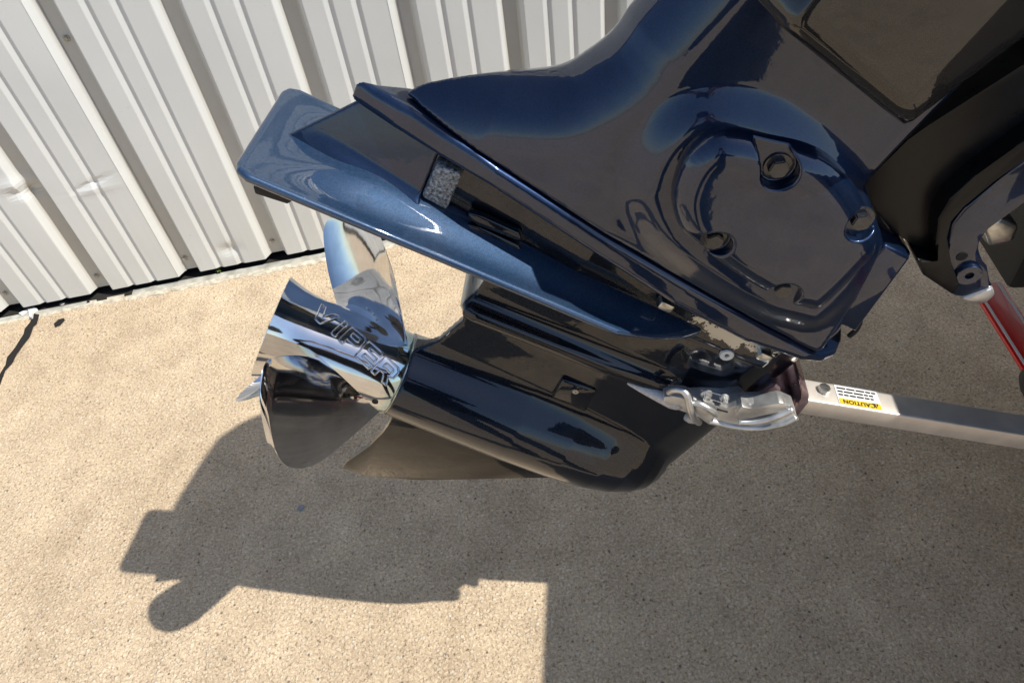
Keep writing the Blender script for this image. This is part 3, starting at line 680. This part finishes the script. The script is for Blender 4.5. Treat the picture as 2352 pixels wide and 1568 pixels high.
lettering()
hp = (-.072, math.radians(-2)); rr = .0586
hb = revolve('drain_hole', [(0, .0001), (0, .0042), (.0006, .0042), (.0006, .0001)], M_dark, prop, 20, mw=Matrix.Translation((hp[0], rr*math.cos(hp[1]), rr*math.sin(hp[1]))) @ Matrix.Rotation(hp[1], 4, 'X') @ Matrix.Rotation(math.pi/2, 4, 'Z'))

# ------------------------------------------------------------------ motor support bar (rests against the leg)
sup = thing('motor_support_bar', 'aluminium motor support bar with cast cradle clasping the gearcase', 'support bar', mw=mm)
Z1 = lambda pts: [(1433.3+x*.1982, 828.9+y*.1982) for x, y in pts]
def zp(pts, l): return uns(Z1(pts), l)
def zpath(pts, l): return [(un(*q, ll)[0], ll, un(*q, ll)[1]) for q, ll in zip(Z1(pts), l if isinstance(l, list) else [l]*len(pts))]
cradle = prism('cradle', zp([(740, 570), (800, 450), (900, 470), (1200, 560), (1330, 500), (1850, 490), (1970, 545), (2010, 660), (1900, 755), (1700, 808), (1450, 812), (1200, 785), (980, 738)], .072), .052, .072, M_alu, sup, .0018, 2)
prism('cradle_pad', [(-.381, .200), (-.388, .207), (-.405, .211), (-.412, .2105), (-.447, .2265), (-.455, .234), (-.468, .241), (-.488, .232), (-.495, .205), (-.46, .190), (-.40, .188), (-.385, .192)], .033, .061, M_alu, sup, .002, 2)
prism('cradle_block', zp([(1290, 630), (1370, 520), (1480, 560), (1800, 478), (1860, 492), (1890, 560), (1700, 620), (1500, 655), (1340, 690)], .079), .06, .079, M_alu, sup, .0015, 2)
tube('cradle_rib', spline(zpath([(1000, 690), (1150, 730), (1350, 765), (1600, 770), (1850, 720), (2000, 650)], .072), 6), .0042, M_alu, sup, 8)
tube('cradle_rib', spline(zpath([(1330, 700), (1500, 700), (1720, 655), (1960, 555)], .076), 6), .0048, M_alu, sup, 8)
M_purple_alu = simple('purple tinted aluminium', (.38, .29, .31), .3, .8, noise=.3)  # purple reflection on the aluminium painted into its base colour
prism('cradle_cup', zp([(1430, 470), (1560, 360), (1730, 260), (1850, 370), (1980, 480), (1950, 560), (1850, 500), (1500, 520)], .03), -.03, .03, M_purple_alu, sup, .003, 2)
prism('cradle_rim', zp([(2050, 245), (2150, 402), (2142, 490), (2005, 662), (1958, 562), (1990, 490), (2085, 440), (2030, 330)], .04), -.045, .04, M_purple_alu, sup, .003, 2)
for q in ((1080, 560, 1200, 590), (1420, 690, 1600, 690), (1620, 685, 1800, 640)):
    tube('casting_groove', zpath([(q[0], q[1]), (q[2], q[3])], .0725), .0012, M_dark, sup, 6)
prism('cradle_far_arm', zp([(1720, 252), (1870, 146), (2055, 240), (2150, 405), (2090, 460), (1990, 500), (1880, 400)], -.02), -.05, -.02, M_alu, sup, .004, 3)
for q, r_ in (((960, 425), .007), ((1170, 472), .0055), ((975, 425), .005)):
    a_, u_ = un(*Z1([q])[0], .074); hexbolt('rivet', (a_, .067, u_), r_*.75, .010, M_alu, sup)
a_, u_ = un(*Z1([(770, 665)])[0], .05); revolve('cord_knob', [(-.009, .0001), (-.007, .005), (0, .0065), (.007, .005), (.009, .0001)], M_cord, sup, 16, mw=Matrix.Translation((a_, .05, u_)))
tube('strap', spline(zpath([(40, 255), (160, 300), (320, 365), (480, 430), (600, 470), (655, 460)], [.040, .043, .046, .05, .052, .052]), 6), np.interp(np.linspace(0, 1, 31), [0, .3, .7, .93, 1], [.0015, .006, .0105, .010, .004]), M_cord, sup, 14)
tube('hook_rod', spline(zpath([(520, 362), (560, 338), (620, 332), (690, 350), (735, 410), (755, 500), (780, 590), (815, 670), (870, 712)], [.060, .064, .068, .072, .076, .078, .078, .075, .066]), 6), .0043, M_alu, sup, 10)
tube('hook_rod', spline(zpath([(790, 480), (880, 500), (980, 550), (1045, 600), (1062, 632)], [.074, .078, .081, .080, .072]), 6), .004, M_alu, sup, 10)
# square tube
e0, e1 = un(1856, 919, .019), un(2352, 999, .019)
T0 = V3(e0[0], .019, e0[1]); T1 = V3(e1[0], .019, e1[1]); td = (T1-T0)/np.linalg.norm(T1-T0); tn = np.cross(td, V3(0, 1, 0)); tn /= np.linalg.norm(tn)
if tn[2] < 0: tn = -tn
tw = .038; th_ = .029; c0 = T0 - V3(0, .019, 0) - tn*th_/2
tm = Matrix.Identity(4)
for i in range(3): tm[i][0], tm[i][1], tm[i][2], tm[i][3] = td[i], (0, 1, 0)[i], tn[i], c0[i]
tb = box('bar_tube', (-.012, -tw/2, -th_/2), (1.15, tw/2, th_/2), M_tube, sup, .0025, 3); tb.matrix_local = tm
def on_tube(x, y):                       # photo point on the upper face -> distance along, across
    d = ray(x, y); n_w = AX*tn[0]+LT*tn[1]+UP*tn[2]; p0 = M(*T0); t = ((p0-CAM) @ n_w)/(d @ n_w); v = CAM+d*t-p0
    dw = AX*td[0]+LT*td[1]+UP*td[2]; return float(v @ dw), float(v @ LT)+.019
hx = on_tube(1890, 897)
bm = bmesh.new(); bmesh.ops.create_cone(bm, cap_ends=True, segments=6, radius1=.0085, radius2=.0082, depth=.008, matrix=Matrix.Translation((hx[0], hx[1], th_/2+.004)))
bmesh.ops.bevel(bm, geom=bm.edges[:], offset=.0012, segments=2, affect='EDGES'); from_bm('bolt', bm, M_bolt, tb, angle=35)
s0 = on_tube(1921, 905)[0]; s1 = on_tube(2020, 922)[0]
zt = th_/2+.0008
def quad(name, x0, x1, y0, y1, z, material, parent, bev=0):
    return obj(name, [(x0, y0, z), (x1, y0, z), (x1, y1, z), (x0, y1, z)], [(0, 1, 2, 3)], material, parent)
lab = box('caution_label', (s0, -.017, th_/2-.0004), (s1, .0175, zt), M_sticker, tb, 0)
quad('label_strip', s0+.0012, s1-.0012, .0065, .0163, zt+.0004, M_yellow, tb)
# text lines on the white part, words of uneven length
for row, y in enumerate((-.0125, -.0068, -.0012)):
    x = s0+.0025; vs, fs = [], []
    while x < s1-.008:
        w = random.uniform(.004, .013); w = min(w, s1-.003-x); b = len(vs)
        vs += [(x, y, zt+.0004), (x+w, y, zt+.0004), (x+w, y+.0026, zt+.0004), (x, y+.0026, zt+.0004)]; fs.append((b, b+1, b+2, b+3)); x += w+.0016
    obj('label_line', vs, fs, M_ink, tb)
def text_mesh(name, s, size, material, parent, mw):
    cu = bpy.data.curves.new(name, 'FONT'); cu.body = s; cu.size = size; cu.align_x = 'CENTER'; cu.align_y = 'CENTER'; cu.offset = size*.02; cu.space_character = 1.08
    to = bpy.data.objects.new(name, cu); COL.objects.link(to); dg = bpy.context.evaluated_depsgraph_get(); me = bpy.data.meshes.new_from_object(to.evaluated_get(dg))
    bpy.data.objects.remove(to); o = bpy.data.objects.new(name, me); COL.objects.link(o); me.materials.clear(); me.materials.append(material); o.parent = parent; o.matrix_local = mw; return o
# the sticker is read from the other side of the bar: top of the letters away from the starboard edge
xm, ym = (s0+s1)/2, .0114
fx = Matrix(((-1, 0, 0, xm-.002), (0, 1, 0, ym), (0, 0, -1, zt+.0008), (0, 0, 0, 1)))

text_mesh('label_text', 'CAUTION', .0092, M_ink, tb, fx)
xr = s1-.0085; tri = [(xr-.0042, .0075), (xr+.0042, .0075), (xr, .0152)]
obj('label_triangle', [(x, y, zt+.0008) for x, y in tri], [(0, 1, 2)], M_ink, tb)
obj('label_mark', [(xr-.0006, .0090, zt+.0012), (xr+.0006, .0090, zt+.0012), (xr+.0003, .0130, zt+.0012), (xr-.0003, .0130, zt+.0012)], [(0, 1, 2, 3)], M_yellow, tb)

# ------------------------------------------------------------------ trailer and boat behind the motor
bmw = Matrix.Identity(4); side = V3(math.sin(PHI), math.cos(PHI), 0)
for i in range(3): bmw[i][0], bmw[i][1], bmw[i][2] = _f0[i], side[i], (0, 0, 1)[i]
bo = V3(ORG[0], ORG[1], 0)
for i in range(3): bmw[i][3] = bo[i]
trailer = thing('boat_trailer', 'red boat trailer beam with white edge stripes beside the motor', 'trailer', mw=bmw)
def bl(p): v = V3(*p)-bo; return float(v @ _f0), float(v @ side)
zb = .46
q0, q1, q2 = bl(ground(2247, 684, zb)), bl(ground(2352, 852, zb)), bl(ground(2352, 722, zb))
dv = V3(q1[0]-q0[0], q1[1]-q0[1], 0); ln = np.linalg.norm(dv); dv /= ln; pv = V3(-dv[1], dv[0], 0)
wid = (q2[0]-q0[0])*pv[0]+(q2[1]-q0[1])*pv[1]
if wid < 0: pv = -pv; wid = -wid
bmx = Matrix.Identity(4)
for i in range(3): bmx[i][0], bmx[i][1], bmx[i][3] = dv[i], pv[i], (q0[0], q0[1], zb)[i]
cr_ = np.cross(dv, pv)
if cr_[2] < 0:
    for i in range(3): bmx[i][0] = -dv[i]
    xr0, xr1 = -1.3, .045
else: xr0, xr1 = -.045, 1.3
beam = box('beam', (xr0, 0, -.008), (xr1, wid, 0), M_red, trailer, .002, 2); beam.matrix_local = bmx
box('edge_stripe', (xr0, .006, .0), (xr1, .011, .0008), M_stripe, beam, 0); box('edge_stripe', (xr0, wid-.011, 0), (xr1, wid-.006, .0008), M_stripe, beam, 0)
box('side_rail', (1.5, .50, .36), (4.6, .58, .46), M_red, trailer, .004); box('side_rail', (1.5, -.85, .36), (4.6, -.77, .46), M_red, trailer, .004)
for yy in (-1.05, 1.0):
    w = revolve('wheel', [(-.10, .19), (-.10, .30), (-.08, .33), (.08, .33), (.10, .30), (.10, .19)], M_rubber, trailer, 40, mw=Matrix.Translation((2.9, yy, .33)) @ Matrix.Rotation(math.pi/2, 4, 'Z'))
rl = revolve('keel_roller', [(-.04, .010), (-.04, .036), (-.025, .04), (.025, .04), (.04, .036), (.04, .010)], M_rubber, trailer, 32)
ra, ru = un(2440, 905, -.03); rp = M(ra, -.03, ru); lx, ly = bl(rp); rl.matrix_local = Matrix.Translation((lx, ly, rp[2])) @ Matrix.Rotation(math.pi/2, 4, 'Z')

boat = thing('boat', 'dark hulled boat on the trailer behind the motor bracket', 'boat', mw=bmw)
def hull():
    xs = np.array([1.10, 1.30, 2., 3.2, 4.4, 5.2, 5.7]); hw = np.array([1.0, 1.02, 1.07, 1.08, .95, .6, .04]); kz = np.array([.50, .50, .50, .50, .58, .80, 1.1]); cz = np.array([.66, .66, .67, .70, .82, 1.0, 1.18]); gz = np.array([1.20, 1.21, 1.22, 1.25, 1.3, 1.33, 1.34])
    vs, fs = [], []
    for x, h, k, c, gg in zip(xs, hw, kz, cz, gz):
        rk = .16 if x < 1.15 else 0.
        vs += [(x+rk, 0, k), (x+rk*.7, -h*.86, c), (x+rk*.7, -h*.92, c+.02), (x, -h, gg), (x, -h*.93, gg+.03), (x, h*.93, gg+.03), (x, h, gg), (x+rk*.7, h*.92, c+.02), (x+rk*.7, h*.86, c)]
    n = 9
    for i in range(len(xs)-1):
        for j in range(n): fs.append((i*n+j, i*n+(j+1) % n, (i+1)*n+(j+1) % n, (i+1)*n+j))
    fs.append(tuple(range(n))); fs.append(tuple(range((len(xs)-1)*n, len(xs)*n))[::-1])
    o = obj('hull', vs, fs, M_cowl, boat)
    return o
hull()
box('transom_pad', (1.05, .35, .60), (1.24, .75, .95), M_rubber, boat, .01)

# ------------------------------------------------------------------ bits on the ground
def stone(name, px, size, material, label, cat, seed, flat=.55, elong=1.4, rot=0.):
    r = np.random.default_rng(seed); bm = bmesh.new(); bmesh.ops.create_icosphere(bm, subdivisions=2, radius=1)
    for v in bm.verts:
        f = 1+.28*(r.random()-.5); v.co = Vector((v.co.x*f*elong, v.co.y*f, v.co.z*f*flat))*size
    o = from_bm(name, bm, material); p = ground(*px); o.location = (p[0], p[1], size*flat*.55); o.rotation_euler = (0, 0, rot); top(o, label, cat); return o
M_st1 = simple('pale limestone chip', (.62, .58, .50), .85, noise=.2); M_st2 = simple('blue grey pebble', (.25, .26, .28), .8, noise=.2)
stone('pebble', (692, 1166), .0075, M_st2, 'small blue grey pebble lying in the shadow under the propeller', 'pebble', 3, .6, 1.4, .6)
stone('stone_chip', (208, 646), .0085, M_st1, 'pale stone chip in the dark gap below the second screw from the left', 'stone', 4, .8, 1.2)
stone('stone_chip', (273, 650), .0075, M_st1, 'pale stone chip next to the end of the slab edge', 'stone', 5, .8, 1.3) 
stone('stone_chip', (144, 747-48), .007, M_st1, 'flat white stone chip between the crack and the wall panels', 'stone', 6, .6, 1.5)
stone('stone_chip', (780, 633), .010, M_st1, 'pale stone lying on sunlit concrete behind the upper hub flare', 'stone', 8, .7, 1.3)
# broken white plastic piece by the crack
bp = thing('plastic_debris', 'broken white plastic scraps at the top of the crack', 'debris', loc=ground(78, 716))
def scrap(pts, h, nm):
    P = [ground(*q)-ground(78, 716) for q in pts]; bm = bmesh.new(); b = [bm.verts.new((p[0], p[1], .003+.004*random.random())) for p in P]; t = [bm.verts.new((p[0], p[1], h+.005*random.random())) for p in P]
    n = len(P); bm.faces.new(b[::-1]); bm.faces.new(t)
    for i in range(n): bm.faces.new((b[i], b[(i+1) % n], t[(i+1) % n], t[i]))
    from_bm(nm, bm, M_white, bp)
scrap([(70, 716), (84, 712), (90, 715), (80, 724), (78, 735), (74, 735)], .012, 'scrap'); scrap([(48, 725), (70, 712), (73, 714), (52, 727)], .010, 'sliver')
# seedling in the gap at the foot of the wall
M_leaf = simple('young leaf', (.12, .19, .03), .5)
wp = ground(507, 628); weed = thing('seedling', 'tiny green seedling growing in the gap under the wall', 'plant', loc=wp)
tube('stem', [(0, 0, 0), (.002, -.002, .012), (0, -.003, .024)], .0008, M_leaf, weed, 6)
for k in range(6):
    t = k*1.05+.3; r_ = .014 if k % 2 else .011; c_, s_ = math.cos(t), math.sin(t); z_ = .022 if k < 3 else .014
    obj('leaf', [(0, -.003, z_), (r_*.5*c_-.004*s_, r_*.5*s_+.004*c_-.003, z_+.004), (r_*c_, r_*s_-.003, z_+.002), (r_*.5*c_+.004*s_, r_*.5*s_-.004*c_-.003, z_+.004)], [(0, 1, 2, 3)], M_leaf, weed)

# ------------------------------------------------------------------ the person taking the photo: mirrored in the paint and the steel
def person():
    P = {'pelvis': (0, -.50, .93), 'belly': (0, -.49, 1.08), 'chest': (0, -.46, 1.30), 'neck': (0, -.42, 1.47), 'chin': (0, -.39, 1.54), 'head': (0, -.39, 1.64), 'crown': (0, -.40, 1.71)}
    R = {'pelvis': (.155, .11), 'belly': (.145, .11), 'chest': (.16, .115), 'neck': (.055, .055), 'chin': (.062, .07), 'head': (.075, .095), 'crown': (.055, .07)}
    E = [('pelvis', 'belly'), ('belly', 'chest'), ('chest', 'neck'), ('neck', 'chin'), ('chin', 'head'), ('head', 'crown')]
    for sx, n in ((-1, 'l'), (1, 'r')):
        P.update({n+'hip': (sx*.10, -.50, .88), n+'thigh': (sx*.115, -.49, .70), n+'knee': (sx*.12, -.47, .49), n+'calf': (sx*.125, -.50, .32), n+'ankle': (sx*.13, -.52, .09), n+'heel': (sx*.13, -.51, .05), n+'toe': (sx*.15, -.33, .035),
                  n+'sh': (sx*.18, -.45, 1.37), n+'el': (sx*.25, -.30, 1.22), n+'wr': (sx*.11, -.10, 1.42), n+'palm': (sx*.085, -.06, 1.48)})
        R.update({n+'hip': (.10, .10), n+'thigh': (.088, .09), n+'knee': (.068, .07), n+'calf': (.062, .066), n+'ankle': (.048, .052), n+'heel': (.045, .045), n+'toe': (.042, .032), n+'sh': (.068, .07), n+'el': (.047, .047), n+'wr': (.031, .027), n+'palm': (.036, .018)})
        E += [('pelvis', n+'hip'), (n+'hip', n+'thigh'), (n+'thigh', n+'knee'), (n+'knee', n+'calf'), (n+'calf', n+'ankle'), (n+'ankle', n+'heel'), (n+'heel', n+'toe'), ('chest', n+'sh'), (n+'sh', n+'el'), (n+'el', n+'wr'), (n+'wr', n+'palm')]
        for k in range(4):
            f1, f2 = f'{n}f{k}a', f'{n}f{k}b'
            P[f1] = (sx*(.075-.006*k), -.035, 1.53-.020*k); P[f2] = (sx*(.045-.006*k), -.022, 1.535-.020*k); R[f1] = (.009, .009); R[f2] = (.008, .008); E += [(n+'palm', f1), (f1, f2)]
        P[n+'t1'] = (sx*.070, -.075, 1.50); P[n+'t2'] = (sx*.045, -.050, 1.505); R[n+'t1'] = (.011, .011); R[n+'t2'] = (.009, .009); E += [(n+'palm', n+'t1'), (n+'t1', n+'t2')]
    names = list(P); me = bpy.data.meshes.new('body'); me.from_pydata([P[k] for k in names], [(names.index(a), names.index(b)) for a, b in E], [])
    o = bpy.data.objects.new('body', me); COL.objects.link(o)
    sk_ = o.modifiers.new('skin', 'SKIN')
    for i, k in enumerate(names):
        me.skin_vertices[0].data[i].radius = R[k]; me.skin_vertices[0].data[i].use_root = (k == 'pelvis')
    sb = o.modifiers.new('sub', 'SUBSURF'); sb.levels = 1; sb.render_levels = 1
    dg = bpy.context.evaluated_depsgraph_get(); m2 = bpy.data.meshes.new_from_object(o.evaluated_get(dg)); bpy.data.objects.remove(o)
    for mt in (simple('dark trousers', (.012, .013, .02), .8, noise=.2), simple('dark shirt', (.02, .02, .024), .85, noise=.2), simple('skin', (.42, .26, .18), .5), simple('black shoes', (.015, .014, .013), .5)): m2.materials.append(mt)
    for p in m2.polygons:
        z, y = p.center.z, p.center.y
        p.material_index = 3 if z < .10 else 0 if z < 1.0 else (2 if (z > 1.46 or (y > -.16 and z > 1.36)) else 1); p.use_smooth = True
    r = thing('person', 'person in dark clothes mirrored in the glossy paint, holding a phone', 'person', loc=(0, -.5, 0))
    b = bpy.data.objects.new('body', m2); COL.objects.link(b); b.parent = r; b.location = (0, .5, 0)
    bm = bmesh.new(); bmesh.ops.create_uvsphere(bm, u_segments=20, v_segments=12, radius=1)
    for v in bm.verts: v.co = Vector((v.co.x*.085, .5-.42+v.co.y*.10-.005-.0, 1.675+v.co.z*.085)) if True else v.co
    for v in bm.verts: v.co.y -= .5
    bmesh.ops.delete(bm, geom=[v for v in bm.verts if v.co.z < 1.63 or (v.co.y > -.36 and v.co.z < 1.70)], context='VERTS')
    h = from_bm('hair', bm, simple('dark brown hair', (.02, .013, .008), .6), r, True); h.location = (0, .5, 0)
person()
ph = box('phone', (-.075, -.016, -.036), (.075, -.008, .036), simple('black phone', (.01, .01, .01), .3), None, .003); ph.location = tuple(CAM); ph.rotation_euler = (math.radians(-45), 0, 0); ph.location = (0, -.010, CAMH+.010)
top(ph, 'black phone held level in both hands of the person', 'phone')

# loose grit swept against the wall and over the slab
def grit():
    r = np.random.default_rng(21); vs, fs = [], []
    for k in range(420):
        if k < 200: p = WN*(WD-.07-abs(r.normal(0, .05))) + WU*r.uniform(-2.2, 1.2)
        else: p = V3(r.uniform(-1.7, 1.2), r.uniform(.35, 2.0), 0)
        sz = r.uniform(.0012, .0030)*(1.3 if k < 200 else 1); b = len(vs)
        for c in ((1, 0, 0), (-1, .1, 0), (0, 1, .1), (.1, -1, 0), (0, .1, .9)): vs.append((p[0]+sz*c[0]*r.uniform(.6, 1.3), p[1]+sz*c[1]*r.uniform(.6, 1.3), max(0, p[2]*0+.0008+sz*c[2])))
        fs += [(b, b+2, b+4), (b+2, b+1, b+4), (b+1, b+3, b+4), (b+3, b, b+4)]
    o = obj('grit', vs, fs, simple('mixed grit', (.38, .33, .26), .9, noise=.6, nscale=30)); o['kind'] = 'stuff'; o['label'] = 'loose grit scattered on the concrete'; o['category'] = 'grit'
grit()
